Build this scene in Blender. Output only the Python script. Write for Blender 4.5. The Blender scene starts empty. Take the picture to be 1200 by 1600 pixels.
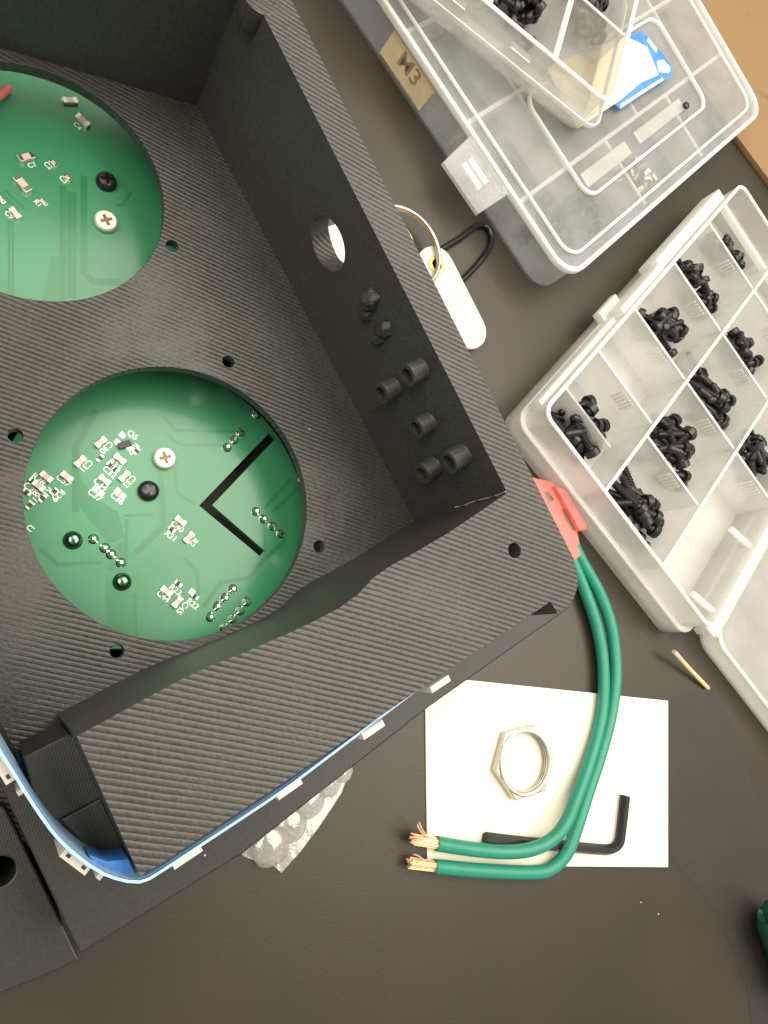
import bpy, bmesh, math, random
from mathutils import Vector, Matrix
random.seed(7)
sc = bpy.context.scene
COL = sc.collection
MM = 0.001

# ------------------------------------------------------------------ camera
F_PX, NX, NY, CAM_H = 1130.0, -610.0, 207.0, 200.0      # focal length (px of a 1200 px wide frame), nadir, height in mm
_nd = Vector((NX, -NY, -F_PX)).normalized()
_z = -_nd
_x = (Vector((1, 0, 0)) - _z * _z.x).normalized()
_y = _z.cross(_x)
R_CW = Matrix((_x, _y, _z))                              # camera axes -> world axes
cam = bpy.data.cameras.new('camera')
cam.sensor_fit = 'HORIZONTAL'
cam.sensor_width = 36.0
cam.lens = 36.0 * F_PX / 1200.0
cam.clip_start, cam.clip_end = 0.005, 50.0
cam_o = bpy.data.objects.new('camera', cam)
COL.objects.link(cam_o)
cam_o.matrix_world = Matrix.Translation((0, 0, CAM_H * MM)) @ R_CW.to_4x4()
sc.camera = cam_o

# ------------------------------------------------------------------ world, lamps, exposure
w = bpy.data.worlds.new('World')
sc.world = w
w.use_nodes = True
w.node_tree.nodes['Background'].inputs[0].default_value = (1.0, 0.93, 0.82, 1)
w.node_tree.nodes['Background'].inputs[1].default_value = 0.48

def area(name, loc, target, size, power, color):
    l = bpy.data.lights.new(name, 'AREA')
    l.shape = 'RECTANGLE'
    l.size, l.size_y = size
    l.energy = power
    l.color = color
    o = bpy.data.objects.new(name, l)
    COL.objects.link(o)
    o.location = Vector(loc) * MM
    d = (Vector(target) - Vector(loc)).normalized()
    o.rotation_euler = d.to_track_quat('-Z', 'Y').to_euler()
    return o
area('panel_or_fill_lamp', (410, 200, 660), (330, 150, 0), (0.85, 0.58), 8.0, (1.0, 0.935, 0.80))
area('panel_or_fill_lamp', (-650, 150, 1300), (60, 40, 20), (1.0, 1.0), 15.0, (1.0, 0.93, 0.82))  # unseen soft fill, added from the left to brighten the inner wall

sc.view_settings.view_transform = 'Standard'
sc.view_settings.look = 'None'
sc.view_settings.exposure = 0.25
sc.view_settings.gamma = 1.0
sc.view_settings.use_curve_mapping = False
sc.cycles.max_bounces = 10
sc.cycles.transparent_max_bounces = 40
sc.cycles.use_denoising = True

# ------------------------------------------------------------------ helpers
def U(px, py, z):
    """photograph pixel -> the world point (mm) where that sight line meets height z"""
    wv = R_CW @ Vector((px - 600.0, -(py - 800.0), -F_PX))
    return Vector((0, 0, CAM_H)) + wv * ((z - CAM_H) / wv.z)

def U2(pts, z):
    return [U(p[0], p[1], z).xy for p in pts]

def empty(name, loc=(0, 0, 0)):
    o = bpy.data.objects.new(name, None)
    o.empty_display_size = 0.01
    COL.objects.link(o)
    o.location = Vector(loc) * MM
    return o

def tag(o, label=None, cat=None, group=None, kind=None):
    if label: o['label'] = label
    if cat: o['category'] = cat
    if group: o['group'] = group
    if kind: o['kind'] = kind
    return o

def link(name, me, m, parent=None):
    o = bpy.data.objects.new(name, me)
    COL.objects.link(o)
    if m is not None:
        me.materials.clear()
        me.materials.append(m)
    if parent is not None:
        o.parent = parent
        o.matrix_parent_inverse = Matrix.Translation(-Vector(parent.location))
    return o

def smooth(o, ang=None):
    for p in o.data.polygons: p.use_smooth = True
    if ang is not None:
        o.data.set_sharp_from_angle(angle=math.radians(ang))
    return o

def from_verts(name, vs, fs, m, parent=None):
    me = bpy.data.meshes.new(name)
    me.from_pydata([Vector(v) * MM for v in vs], [], fs)
    me.update()
    return link(name, me, m, parent)

def plate_mesh(name, outline, holes, z0, z1, bevel=0.0):
    cu = bpy.data.curves.new(name, 'CURVE')
    cu.dimensions = '2D'
    cu.fill_mode = 'BOTH'
    cu.extrude = max((z1 - z0) / 2 - bevel, 0.0001) * MM
    cu.bevel_depth = bevel * MM
    cu.bevel_resolution = 1
    cu.offset = -bevel * MM
    for pts in [outline] + list(holes):
        sp = cu.splines.new('POLY')
        sp.points.add(len(pts) - 1)
        for i, p in enumerate(pts):
            sp.points[i].co = (p[0] * MM, p[1] * MM, 0, 1)
        sp.use_cyclic_u = True
    ob = bpy.data.objects.new('tmp', cu)
    COL.objects.link(ob)
    me = bpy.data.meshes.new_from_object(ob)
    bpy.data.objects.remove(ob)
    bpy.data.curves.remove(cu)
    me.transform(Matrix.Translation((0, 0, (z0 + z1) / 2 * MM)))
    me.name = name
    for p in me.polygons: p.use_smooth = True
    me.set_sharp_from_angle(angle=math.radians(28))
    return me

def plate(name, outline, holes, z0, z1, m, parent=None, bevel=0.0):
    return link(name, plate_mesh(name, outline, holes, z0, z1, bevel), m, parent)

def circle(c, r, n=48, a0=0.0):
    return [(c[0] + r * math.cos(a0 + 2 * math.pi * i / n), c[1] + r * math.sin(a0 + 2 * math.pi * i / n)) for i in range(n)]

def rrect(u0, v0, u1, v1, r, n=6):
    out = []
    for cx, cy, a in ((u1 - r, v1 - r, 0), (u0 + r, v1 - r, 90), (u0 + r, v0 + r, 180), (u1 - r, v0 + r, 270)):
        for i in range(n + 1):
            t = math.radians(a + 90 * i / n)
            out.append((cx + r * math.cos(t), cy + r * math.sin(t)))
    return out

class Frame:
    def __init__(s, o, deg):
        s.o = Vector((o[0], o[1])); a = math.radians(deg)
        s.e1 = Vector((math.cos(a), math.sin(a))); s.e2 = Vector((-math.sin(a), math.cos(a))); s.a = a
    def p(s, u, v): return s.o + s.e1 * u + s.e2 * v
    def p3(s, u, v, z):
        q = s.p(u, v); return Vector((q.x, q.y, z))
    def poly(s, pts): return [s.p(*q) for q in pts]
    def box(s, name, u0, v0, u1, v1, z0, z1, m, parent, bevel=0.0):
        return plate(name, s.poly([(u0, v0), (u1, v0), (u1, v1), (u0, v1)]), [], z0, z1, m, parent, bevel)

def resample(pts, step):
    """Catmull-Rom through 3D points"""
    P = [Vector(p) for p in pts]
    P = [P[0] * 2 - P[1]] + P + [P[-1] * 2 - P[-2]]
    out = []
    for i in range(1, len(P) - 2):
        n = max(2, int((P[i + 1] - P[i]).length / step))
        for k in range(n):
            t = k / n
            out.append(0.5 * ((2 * P[i]) + (P[i + 1] - P[i - 1]) * t + (2 * P[i - 1] - 5 * P[i] + 4 * P[i + 1] - P[i + 2]) * t * t
                              + (-P[i - 1] + 3 * P[i] - 3 * P[i + 1] + P[i + 2]) * t ** 3))
    out.append(P[-2])
    return out

def tube(name, pts, rad, m, parent=None, n=12, step=1.5, interp=True, cap=True):
    path = resample(pts, step) if interp else [Vector(p) for p in pts]
    rads = rad if callable(rad) else (lambda t: rad)
    vs, fs = [], []
    up = Vector((0, 0, 1))
    for i, p in enumerate(path):
        a, b = path[max(i - 1, 0)], path[min(i + 1, len(path) - 1)]
        t = (b - a).normalized()
        s = t.cross(up)
        if s.length < 1e-4: s = Vector((1, 0, 0))
        s.normalize(); q = s.cross(t)
        r = rads(i / (len(path) - 1))
        for k in range(n):
            an = 2 * math.pi * k / n
            vs.append(p + s * (r * math.cos(an)) + q * (r * math.sin(an)))
    for i in range(len(path) - 1):
        for k in range(n):
            fs.append((i * n + k, i * n + (k + 1) % n, (i + 1) * n + (k + 1) % n, (i + 1) * n + k))
    if cap:
        fs.append(tuple(range(n))[::-1]); fs.append(tuple(range((len(path) - 1) * n, len(path) * n)))
    return smooth(from_verts(name, vs, fs, m, parent), 50)

def lathe_mesh(name, prof, n=16):
    """prof: list of (r, z) in mm from top to bottom"""
    vs, fs = [], []
    for r, z in prof:
        for k in range(n):
            a = 2 * math.pi * k / n
            vs.append(Vector((r * math.cos(a), r * math.sin(a), z)) * MM)
    for i in range(len(prof) - 1):
        for k in range(n):
            fs.append((i * n + k, (i + 1) * n + k, (i + 1) * n + (k + 1) % n, i * n + (k + 1) % n))
    fs.append(tuple(range(n))); fs.append(tuple(range((len(prof) - 1) * n, len(prof) * n))[::-1])
    me = bpy.data.meshes.new(name)
    me.from_pydata(vs, [], fs); me.update()
    for p in me.polygons: p.use_smooth = True
    me.set_sharp_from_angle(angle=math.radians(40))
    return me

def boolean_cut(o, cutters):
    for c in cutters:
        md = o.modifiers.new('cut', 'BOOLEAN'); md.object = c; md.operation = 'DIFFERENCE'; md.solver = 'EXACT'
    dg = bpy.context.evaluated_depsgraph_get()
    me = bpy.data.meshes.new_from_object(o.evaluated_get(dg))
    o.modifiers.clear(); o.data = me
    for c in cutters: bpy.data.objects.remove(c)

def copy_obj(o, parent=None):
    c = o.copy(); COL.objects.link(c)
    if parent is not None: c.parent = parent
    return c

# ------------------------------------------------------------------ materials
def new_mat(name):
    m = bpy.data.materials.new(name); m.use_nodes = True
    nt = m.node_tree
    for n in list(nt.nodes): nt.nodes.remove(n)
    out = nt.nodes.new('ShaderNodeOutputMaterial')
    return m, nt, out

def N(nt, t, **kw):
    n = nt.nodes.new(t)
    for k, v in kw.items(): setattr(n, k, v)
    return n

def solid(name, col, rough=0.5, metal=0.0, var=0.12, vscale=300.0, bump=0.0, bscale=900.0, spec=0.5, coat=0.0, specks=0.0):
    m, nt, out = new_mat(name)
    b = N(nt, 'ShaderNodeBsdfPrincipled')
    tc = N(nt, 'ShaderNodeTexCoord')
    no = N(nt, 'ShaderNodeTexNoise'); no.inputs['Scale'].default_value = vscale; no.inputs['Detail'].default_value = 5
    nt.links.new(tc.outputs['Object'], no.inputs['Vector'])
    rp = N(nt, 'ShaderNodeValToRGB')
    c = Vector(col)
    c2 = c * (1 + var)
    c1 = c * (1 - var)
    rp.color_ramp.elements[0].position, rp.color_ramp.elements[1].position = 0.3, 0.7
    rp.color_ramp.elements[0].color = (*c1, 1); rp.color_ramp.elements[1].color = (*c2, 1)
    nt.links.new(no.outputs['Fac'], rp.inputs['Fac'])
    if specks: dust(nt, tc, rp.outputs[0], b.inputs['Base Color'], 120.0, 0.035, 1 - specks)
    else: nt.links.new(rp.outputs['Color'], b.inputs['Base Color'])
    b.inputs['Roughness'].default_value = rough
    b.inputs['Metallic'].default_value = metal
    b.inputs['Specular IOR Level'].default_value = spec
    b.inputs['Coat Weight'].default_value = coat
    b.inputs['Coat Roughness'].default_value = 0.16
    if bump:
        n2 = N(nt, 'ShaderNodeTexNoise'); n2.inputs['Scale'].default_value = bscale; n2.inputs['Detail'].default_value = 4
        nt.links.new(tc.outputs['Object'], n2.inputs['Vector'])
        bp = N(nt, 'ShaderNodeBump'); bp.inputs['Strength'].default_value = bump; bp.inputs['Distance'].default_value = 0.0004
        nt.links.new(n2.outputs['Fac'], bp.inputs['Height']); nt.links.new(bp.outputs['Normal'], b.inputs['Normal'])
    nt.links.new(b.outputs[0], out.inputs[0])
    return m

def dust(nt, tc, col_out, target, scale=260.0, rad=0.055, share=0.93, col=(0.42, 0.40, 0.36)):
    """sparse pale dust specks"""
    vo = N(nt, 'ShaderNodeTexVoronoi'); vo.inputs['Scale'].default_value = scale
    nt.links.new(tc.outputs['Object'], vo.inputs['Vector'])
    lt = N(nt, 'ShaderNodeMath', operation='LESS_THAN'); lt.inputs[1].default_value = rad
    nt.links.new(vo.outputs['Distance'], lt.inputs[0])
    sp = N(nt, 'ShaderNodeSeparateColor'); nt.links.new(vo.outputs['Color'], sp.inputs[0])
    gt = N(nt, 'ShaderNodeMath', operation='GREATER_THAN'); gt.inputs[1].default_value = share
    nt.links.new(sp.outputs[0], gt.inputs[0])
    mu = N(nt, 'ShaderNodeMath', operation='MULTIPLY'); nt.links.new(lt.outputs[0], mu.inputs[0]); nt.links.new(gt.outputs[0], mu.inputs[1])
    mx = N(nt, 'ShaderNodeMix', data_type='RGBA'); mx.inputs['B'].default_value = (*col, 1)
    nt.links.new(mu.outputs[0], mx.inputs['Factor']); nt.links.new(col_out, mx.inputs['A'])
    nt.links.new(mx.outputs['Result'], target)

def printed(name, deg, pitch_mm, strength, col=(0.038, 0.0355, 0.031), rough=0.40, dist=0.0004, zone=0.06):
    """black printed plastic with extrusion lines running at deg (world)"""
    m, nt, out = new_mat(name)
    b = N(nt, 'ShaderNodeBsdfPrincipled')
    tc = N(nt, 'ShaderNodeTexCoord')
    mp = N(nt, 'ShaderNodeMapping'); mp.vector_type = 'TEXTURE'
    mp.inputs['Rotation'].default_value = (0, 0, math.radians(deg))
    nt.links.new(tc.outputs['Object'], mp.inputs['Vector'])
    wv = N(nt, 'ShaderNodeTexWave'); wv.wave_type = 'BANDS'; wv.bands_direction = 'Y'; wv.wave_profile = 'SIN'
    wv.inputs['Scale'].default_value = 0.31416 / (pitch_mm * MM)
    wv.inputs['Distortion'].default_value = 0.7; wv.inputs['Detail'].default_value = 2.0; wv.inputs['Detail Scale'].default_value = 0.4
    nt.links.new(mp.outputs[0], wv.inputs['Vector'])
    pw = N(nt, 'ShaderNodeMath', operation='POWER'); pw.inputs[1].default_value = 0.22
    nt.links.new(wv.outputs['Fac'], pw.inputs[0])
    fine = N(nt, 'ShaderNodeTexNoise'); fine.inputs['Scale'].default_value = 1400; fine.inputs['Detail'].default_value = 3
    nt.links.new(tc.outputs['Object'], fine.inputs['Vector'])
    big = N(nt, 'ShaderNodeTexNoise'); big.inputs['Scale'].default_value = 38; big.inputs['Detail'].default_value = 4
    nt.links.new(tc.outputs['Object'], big.inputs['Vector'])
    # line depth varies over the surface
    mr = N(nt, 'ShaderNodeMapRange'); mr.inputs['From Min'].default_value = 0.36; mr.inputs['From Max'].default_value = 0.56
    mr.inputs['To Min'].default_value = zone; mr.inputs['To Max'].default_value = 1.0
    nt.links.new(big.outputs['Fac'], mr.inputs['Value'])
    mul = N(nt, 'ShaderNodeMath', operation='MULTIPLY'); nt.links.new(pw.outputs[0], mul.inputs[0]); nt.links.new(mr.outputs[0], mul.inputs[1])
    ad = N(nt, 'ShaderNodeMath', operation='MULTIPLY_ADD'); ad.inputs[1].default_value = 0.45
    nt.links.new(fine.outputs['Fac'], ad.inputs[0]); nt.links.new(mul.outputs[0], ad.inputs[2])
    bp = N(nt, 'ShaderNodeBump'); bp.inputs['Strength'].default_value = strength; bp.inputs['Distance'].default_value = dist
    nt.links.new(ad.outputs[0], bp.inputs['Height']); nt.links.new(bp.outputs['Normal'], b.inputs['Normal'])
    rp = N(nt, 'ShaderNodeValToRGB')
    rp.color_ramp.elements[0].position, rp.color_ramp.elements[1].position = 0.3, 0.75
    c = Vector(col)
    rp.color_ramp.elements[0].color = (*(c * 0.8), 1); rp.color_ramp.elements[1].color = (*(c * 1.35), 1)
    nt.links.new(fine.outputs['Fac'], rp.inputs['Fac'])
    dust(nt, tc, rp.outputs[0], b.inputs['Base Color'])
    b.inputs['Roughness'].default_value = rough
    nt.links.new(b.outputs[0], out.inputs[0])
    return m

def frosted(name, clear, col=(0.86, 0.85, 0.82), gloss=0.08, rough=0.25, tint=(0.93, 0.93, 0.92), bump=0.15):
    """milky polypropylene: clear = share of light that goes straight through"""
    m, nt, out = new_mat(name)
    tr = N(nt, 'ShaderNodeBsdfTransparent'); tr.inputs[0].default_value = (*tint, 1)
    df = N(nt, 'ShaderNodeBsdfDiffuse'); df.inputs[0].default_value = (*col, 1)
    tl = N(nt, 'ShaderNodeBsdfTranslucent'); tl.inputs[0].default_value = (*col, 1)
    m1 = N(nt, 'ShaderNodeMixShader'); m1.inputs[0].default_value = 0.5
    nt.links.new(df.outputs[0], m1.inputs[1]); nt.links.new(tl.outputs[0], m1.inputs[2])
    tc = N(nt, 'ShaderNodeTexCoord')
    no = N(nt, 'ShaderNodeTexNoise'); no.inputs['Scale'].default_value = 70; no.inputs['Detail'].default_value = 6
    nt.links.new(tc.outputs['Object'], no.inputs['Vector'])
    mr = N(nt, 'ShaderNodeMapRange'); mr.inputs['From Min'].default_value = 0.25; mr.inputs['From Max'].default_value = 0.75
    mr.inputs['To Min'].default_value = 1 - clear - 0.07; mr.inputs['To Max'].default_value = 1 - clear + 0.07
    nt.links.new(no.outputs['Fac'], mr.inputs['Value'])
    m2 = N(nt, 'ShaderNodeMixShader')
    nt.links.new(mr.outputs[0], m2.inputs[0]); nt.links.new(tr.outputs[0], m2.inputs[1]); nt.links.new(m1.outputs[0], m2.inputs[2])
    gl = N(nt, 'ShaderNodeBsdfGlossy'); gl.inputs['Roughness'].default_value = rough
    n2 = N(nt, 'ShaderNodeTexNoise'); n2.inputs['Scale'].default_value = 250; n2.inputs['Detail'].default_value = 3
    nt.links.new(tc.outputs['Object'], n2.inputs['Vector'])
    bp = N(nt, 'ShaderNodeBump'); bp.inputs['Strength'].default_value = bump; bp.inputs['Distance'].default_value = 0.001
    nt.links.new(n2.outputs['Fac'], bp.inputs['Height']); nt.links.new(bp.outputs[0], gl.inputs['Normal'])
    m3 = N(nt, 'ShaderNodeMixShader'); m3.inputs[0].default_value = gloss
    nt.links.new(m2.outputs[0], m3.inputs[1]); nt.links.new(gl.outputs[0], m3.inputs[2])
    nt.links.new(m3.outputs[0], out.inputs[0])
    return m

WALL_DEG = -58.0
LINE_DEG = WALL_DEG + 45.0
M = {}
M['mat'] = solid('mat_rubber', (0.026, 0.0205, 0.0120), 0.40, var=0.14, vscale=22, bump=0.10, bscale=1600, specks=0.06)
M['pad'] = solid('shade_tone', (0.020, 0.0175, 0.0135), 0.46, var=0.12, vscale=40, bump=0.25, bscale=1300, specks=0.06)  # darker mat tone for the painted shade
M['print_floor'] = printed('print_floor', LINE_DEG, 1.05, 0.6, dist=0.0004)
M['print_flange'] = printed('print_flange', LINE_DEG, 1.05, 0.52, dist=0.0004, zone=0.55)
M['print_smooth'] = printed('print_smooth', 90, 0.35, 0.18, col=(0.046, 0.044, 0.040), rough=0.45, dist=0.0002)
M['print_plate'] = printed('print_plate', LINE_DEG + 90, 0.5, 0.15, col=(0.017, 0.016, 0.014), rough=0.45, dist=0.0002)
M['print_ridge'] = printed('print_ridge', 0, 0.8, 0.6, col=(0.042, 0.040, 0.036), rough=0.5, dist=0.0003)
M['navy'] = solid('navy_print', (0.015, 0.02, 0.06), 0.5)
M['edge_line'] = solid('pale_line', (0.35, 0.34, 0.31), 0.4)
M['pcb'] = solid('pcb_solder_mask', (0.038, 0.225, 0.100), 0.34, var=0.10, vscale=40, coat=0.32, bump=0.05, bscale=400)
M['trace'] = solid('pcb_trace', (0.020, 0.175, 0.064), 0.34, var=0.05, vscale=60, coat=0.32)
M['pour'] = solid('pcb_pour', (0.022, 0.190, 0.072), 0.34, var=0.05, vscale=60, coat=0.32)
M['silk'] = solid('silkscreen', (0.86, 0.87, 0.80), 0.6, var=0.04)
M['solder'] = solid('solder', (0.75, 0.74, 0.70), 0.22, metal=1.0, var=0.08)
M['solder_dark'] = solid('solder_dome', (0.10, 0.17, 0.13), 0.14, metal=0.9, var=0.15)
M['cap'] = solid('ceramic', (0.62, 0.48, 0.38), 0.4, var=0.12)
M['chip'] = solid('chip', (0.02, 0.02, 0.02), 0.4)
M['nickel'] = solid('nickel', (0.50, 0.48, 0.43), 0.3, metal=1.0, var=0.06)
M['screw_silver'] = solid('screw_silver', (0.88, 0.82, 0.66), 0.35, metal=0.6, var=0.04)
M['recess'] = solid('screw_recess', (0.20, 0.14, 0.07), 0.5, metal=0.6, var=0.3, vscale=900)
M['black_screw'] = solid('black_oxide', (0.020, 0.020, 0.022), 0.34, metal=0.3, var=0.3, vscale=900)
M['black_gloss'] = solid('black_gloss', (0.008, 0.008, 0.009), 0.15)
M['card'] = solid('card_paper', (0.79, 0.75, 0.62), 0.7, var=0.015, vscale=120, bump=0.05)
M['tag'] = solid('tag_card', (0.66, 0.62, 0.49), 0.7, var=0.03, vscale=150, bump=0.1)
M['wire'] = solid('wire_silicone', (0.014, 0.215, 0.140), 0.42, var=0.07, vscale=500, bump=0.12, bscale=2500)
M['copper'] = solid('copper', (0.92, 0.58, 0.36), 0.4, metal=0.6, var=0.2, vscale=900)
M['red'] = solid('red_nylon', (0.80, 0.17, 0.15), 0.5, var=0.12, vscale=250, bump=0.3, bscale=700)
M['hexkey'] = solid('hex_key_steel', (0.018, 0.018, 0.020), 0.4, metal=0.3, var=0.2)
M['blue'] = solid('strip_blue', (0.022, 0.15, 0.50), 0.7, var=0.15, vscale=200, spec=0.15)
M['blue_edge'] = solid('strip_edge', (0.32, 0.52, 0.80), 0.5, var=0.06)
M['tape_blue'] = solid('tape_blue', (0.040, 0.18, 0.50), 0.5, var=0.2, vscale=300, bump=0.2)
M['led'] = solid('led_white', (0.55, 0.52, 0.44), 0.4, var=0.05)
M['tape'] = solid('masking_tape', (0.90, 0.72, 0.45), 0.7, var=0.06, vscale=200, bump=0.15)
M['ink'] = solid('pen_ink', (0.42, 0.32, 0.20), 0.7, var=0.2)
M['cream'] = solid('cream_paper', (0.76, 0.68, 0.48), 0.7, var=0.04, bump=0.1)
M['brass'] = solid('brass', (0.72, 0.50, 0.18), 0.35, metal=0.9, var=0.25, vscale=500)
M['white'] = solid('white_film', (0.78, 0.78, 0.74), 0.4, var=0.05)
M['packet_blue'] = solid('packet_blue', (0.06, 0.22, 0.60), 0.35, var=0.25, vscale=250)
M['match'] = solid('stick_wood', (0.72, 0.50, 0.26), 0.5, var=0.15)
M['match_tip'] = solid('stick_tip', (0.62, 0.50, 0.38), 0.5, var=0.08)
M['tube_green'] = solid('green_tube', (0.010, 0.060, 0.035), 0.35, var=0.1)
M['tan_tag'] = solid('tan_card', (0.55, 0.36, 0.20), 0.6, var=0.1)
M['frost_wall'] = frosted('pp_wall', 0.52, col=(0.95, 0.94, 0.91))
M['frost_floor'] = frosted('pp_floor', 0.36, col=(0.95, 0.94, 0.91))
M['frost_rim'] = frosted('pp_rim', 0.08, col=(0.96, 0.95, 0.92), gloss=0.10)
M['frost_div'] = frosted('pp_divider', 0.56, col=(0.94, 0.94, 0.92))
M['frost_lid'] = frosted('pp_lid', 0.80, col=(0.84, 0.86, 0.89))
M['frost_mid'] = frosted('pp_mid', 0.72, col=(0.80, 0.82, 0.85))
M['frost_lid2'] = frosted('pp_lid_open', 0.60, col=(0.90, 0.89, 0.86))
M['clear'] = frosted('clear_ps', 0.78, col=(0.90, 0.90, 0.89), gloss=0.10, rough=0.12)
M['clear_rim'] = frosted('clear_ps_rim', 0.22, col=(0.95, 0.95, 0.93), gloss=0.12, rough=0.12)
M['bubble'] = frosted('bubble_film', 0.68, col=(0.86, 0.84, 0.78), gloss=0.13, rough=0.14, bump=0.22)

def wood_mat():
    m, nt, out = new_mat('tan_board')
    b = N(nt, 'ShaderNodeBsdfPrincipled'); tc = N(nt, 'ShaderNodeTexCoord')
    mp = N(nt, 'ShaderNodeMapping'); mp.inputs['Scale'].default_value = (1, 3.5, 1); mp.inputs['Rotation'].default_value = (0, 0, 0.5)
    nt.links.new(tc.outputs['Object'], mp.inputs[0])
    no = N(nt, 'ShaderNodeTexNoise'); no.inputs['Scale'].default_value = 9; no.inputs['Detail'].default_value = 5; no.inputs['Roughness'].default_value = 0.55
    nt.links.new(mp.outputs[0], no.inputs['Vector'])
    rp = N(nt, 'ShaderNodeValToRGB')
    rp.color_ramp.elements[0].position = 0.33; rp.color_ramp.elements[0].color = (0.11, 0.058, 0.022, 1)
    rp.color_ramp.elements[1].position = 0.41; rp.color_ramp.elements[1].color = (0.22, 0.135, 0.057, 1)
    nt.links.new(no.outputs['Fac'], rp.inputs[0]); nt.links.new(rp.outputs[0], b.inputs['Base Color'])
    b.inputs['Roughness'].default_value = 0.6
    nt.links.new(b.outputs[0], out.inputs[0])
    return m
M['board'] = wood_mat()

# ------------------------------------------------------------------ setting
o = from_verts('table', [(-700, -700, 0), (900, -700, 0), (900, 900, 0), (-700, 900, 0)], [(0, 1, 2, 3)], M['mat'])
tag(o, 'dark grey rubber work mat covering the table', None, kind='structure')
brd = Frame((268, 268), -36)
o = plate('tan_board', brd.poly([(-40, 0), (330, 0), (330, 260), (-40, 260)]), [], 0.0, 3.0, M['board'], None, 0.3)
tag(o, 'tan wooden board with dark brown smear behind the stacked boxes', 'board')
shade_px = [(1030, 1120), (1050, 1092), (1085, 1080), (1108, 1079), (1122, 1086), (1138, 1116), (1168, 1205), (1205, 1320), (1290, 1640), (1190, 1640), (1165, 1540), (1120, 1430), (1060, 1352), (1030, 1300)]
shade_pts = [p.xy for p in resample([U(x, y, 0.25) for x, y in shade_px + shade_px[:1]], 4.0)[:-1]]
o = plate('shade_sheet', shade_pts, [], 0.0, 0.08, M['pad'], None)  # sheet added to paint the soft shade lying on the mat
tag(o, 'thin dark sheet standing in for the shade beside the white card', 'pad')  # 'pad' here is the added shade sheet, not a real pad

# ------------------------------------------------------------------ printed enclosure
RIM, FLOOR, PCBZ = 77.0, 37.0, 20.0
enc = empty('enclosure', (40, 40, 0))
tag(enc, 'open black 3D-printed enclosure with two round openings over green circuit boards', 'enclosure')
wi = lambda y: U(418 + (y - 18) * 0.4987, y, RIM).xy        # inner rim line of the side wall
RC = U(395, -10, RIM).xy                                     # upper inner corner
IC = U(793, 770, RIM).xy                                     # lower inner corner
side_out0, side_out1 = U(467, 38, RIM).xy, U(893, 866, RIM).xy
d_wall = (IC - RC).normalized()
n_wall = Vector((-d_wall.y, d_wall.x))                       # points outwards
if n_wall.x < 0: n_wall = -n_wall
THK = (side_out1 - IC).dot(n_wall)
THK = min(max(THK, 6.5), 9.5)
far_in = RC - d_wall * 4
sw = [far_in, IC, IC + n_wall * THK, far_in + n_wall * THK]
side_wall = plate('side_wall', [RC - d_wall * 1.0, IC, IC + n_wall * THK, RC - d_wall * 22 + n_wall * THK, RC - d_wall * 22 + n_wall * 0.5], [], 6.0, RIM, M['print_flange'], enc)
# round holes through the side wall: (pixel, radius, height)
def wall_hit(px, py):
    """where the sight line through a pixel meets the inner face of the side wall"""
    r = R_CW @ Vector((px - 600.0, -(py - 800.0), -F_PX)); c = Vector((0, 0, CAM_H))
    n3 = Vector((n_wall.x, n_wall.y, 0)); p0 = Vector((IC.x, IC.y, 0))
    return c + r * ((p0 - c).dot(n3) / r.dot(n3))
cutters = []
for px, py, r in ((512, 381, 6.2),):
    h = wall_hit(px, py)
    me = lathe_mesh('cutter', [(r, 12), (r, -3)], 96)
    c = bpy.data.objects.new('cutter', me); COL.objects.link(c)
    c.matrix_world = Matrix.Translation(h * MM) @ Vector((n_wall.x, n_wall.y, 0)).to_track_quat('Z', 'Y').to_matrix().to_4x4()
    cutters.append(c)
h = wall_hit(512, 381)
c = bpy.data.objects.new('cutter', lathe_mesh('cutter', [(10.5, 14), (10.5, 5.0)], 48)); COL.objects.link(c)
c.matrix_world = Matrix.Translation(h * MM) @ Vector((n_wall.x, n_wall.y, 0)).to_track_quat('Z', 'Y').to_matrix().to_4x4()
cutters.append(c)
bpy.context.view_layer.update()
boolean_cut(side_wall, cutters)
for p in side_wall.data.polygons: p.use_smooth = False
# inside and outside faces of the wall carry fine horizontal layers, the top face the coarse lines
side_wall.data.materials.append(M['print_smooth'])
for p in side_wall.data.polygons:
    if p.normal.z < 0.7: p.material_index = 1

# hollow sockets standing out from the inside of the wall, and blobs of stringy plastic
sock = lathe_mesh('socket', [(1.9, 3.0), (1.9, 7.0), (3.0, 7.0)] + [(3.0 - 0.22 * (k % 2), 6.8 - 0.45 * k) for k in range(15)] + [(3.2, -0.5), (1.0, -0.5)], 28)
sock.materials.append(M['print_ridge'])
for px, py, sc_ in ((658, 576, 0.86), (616, 605, 0.86), (670, 659, 0.82), (723, 710, 0.9), (679, 729, 0.86)):
    h = wall_hit(px, py)
    o = bpy.data.objects.new('socket', sock); COL.objects.link(o); o.parent = enc
    o.matrix_parent_inverse = Matrix.Translation(-Vector(enc.location))
    o.matrix_world = Matrix.Translation(h * MM) @ Vector((-n_wall.x, -n_wall.y, 0)).to_track_quat('Z', 'Y').to_matrix().to_4x4() @ Matrix.Diagonal((sc_, sc_, sc_ * 0.72, 1.0))
def lump(px, py, r, seed, parent):
    h = wall_hit(px, py); rng = random.Random(seed)
    bm = bmesh.new(); bmesh.ops.create_icosphere(bm, subdivisions=3, radius=1.0)
    for v in bm.verts:
        k = 1 + 0.22 * math.sin(v.co.x * 5 + seed) * math.cos(v.co.z * 6) + rng.uniform(-.10, .10)
        v.co = Vector((v.co.x * r * k, v.co.y * r * k, v.co.z * r * 1.35 * k)) * MM + h * MM
    me = bpy.data.meshes.new('lump'); bm.to_mesh(me); bm.free()
    return smooth(link('stringy_lump', me, M['print_ridge'], parent))
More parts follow.
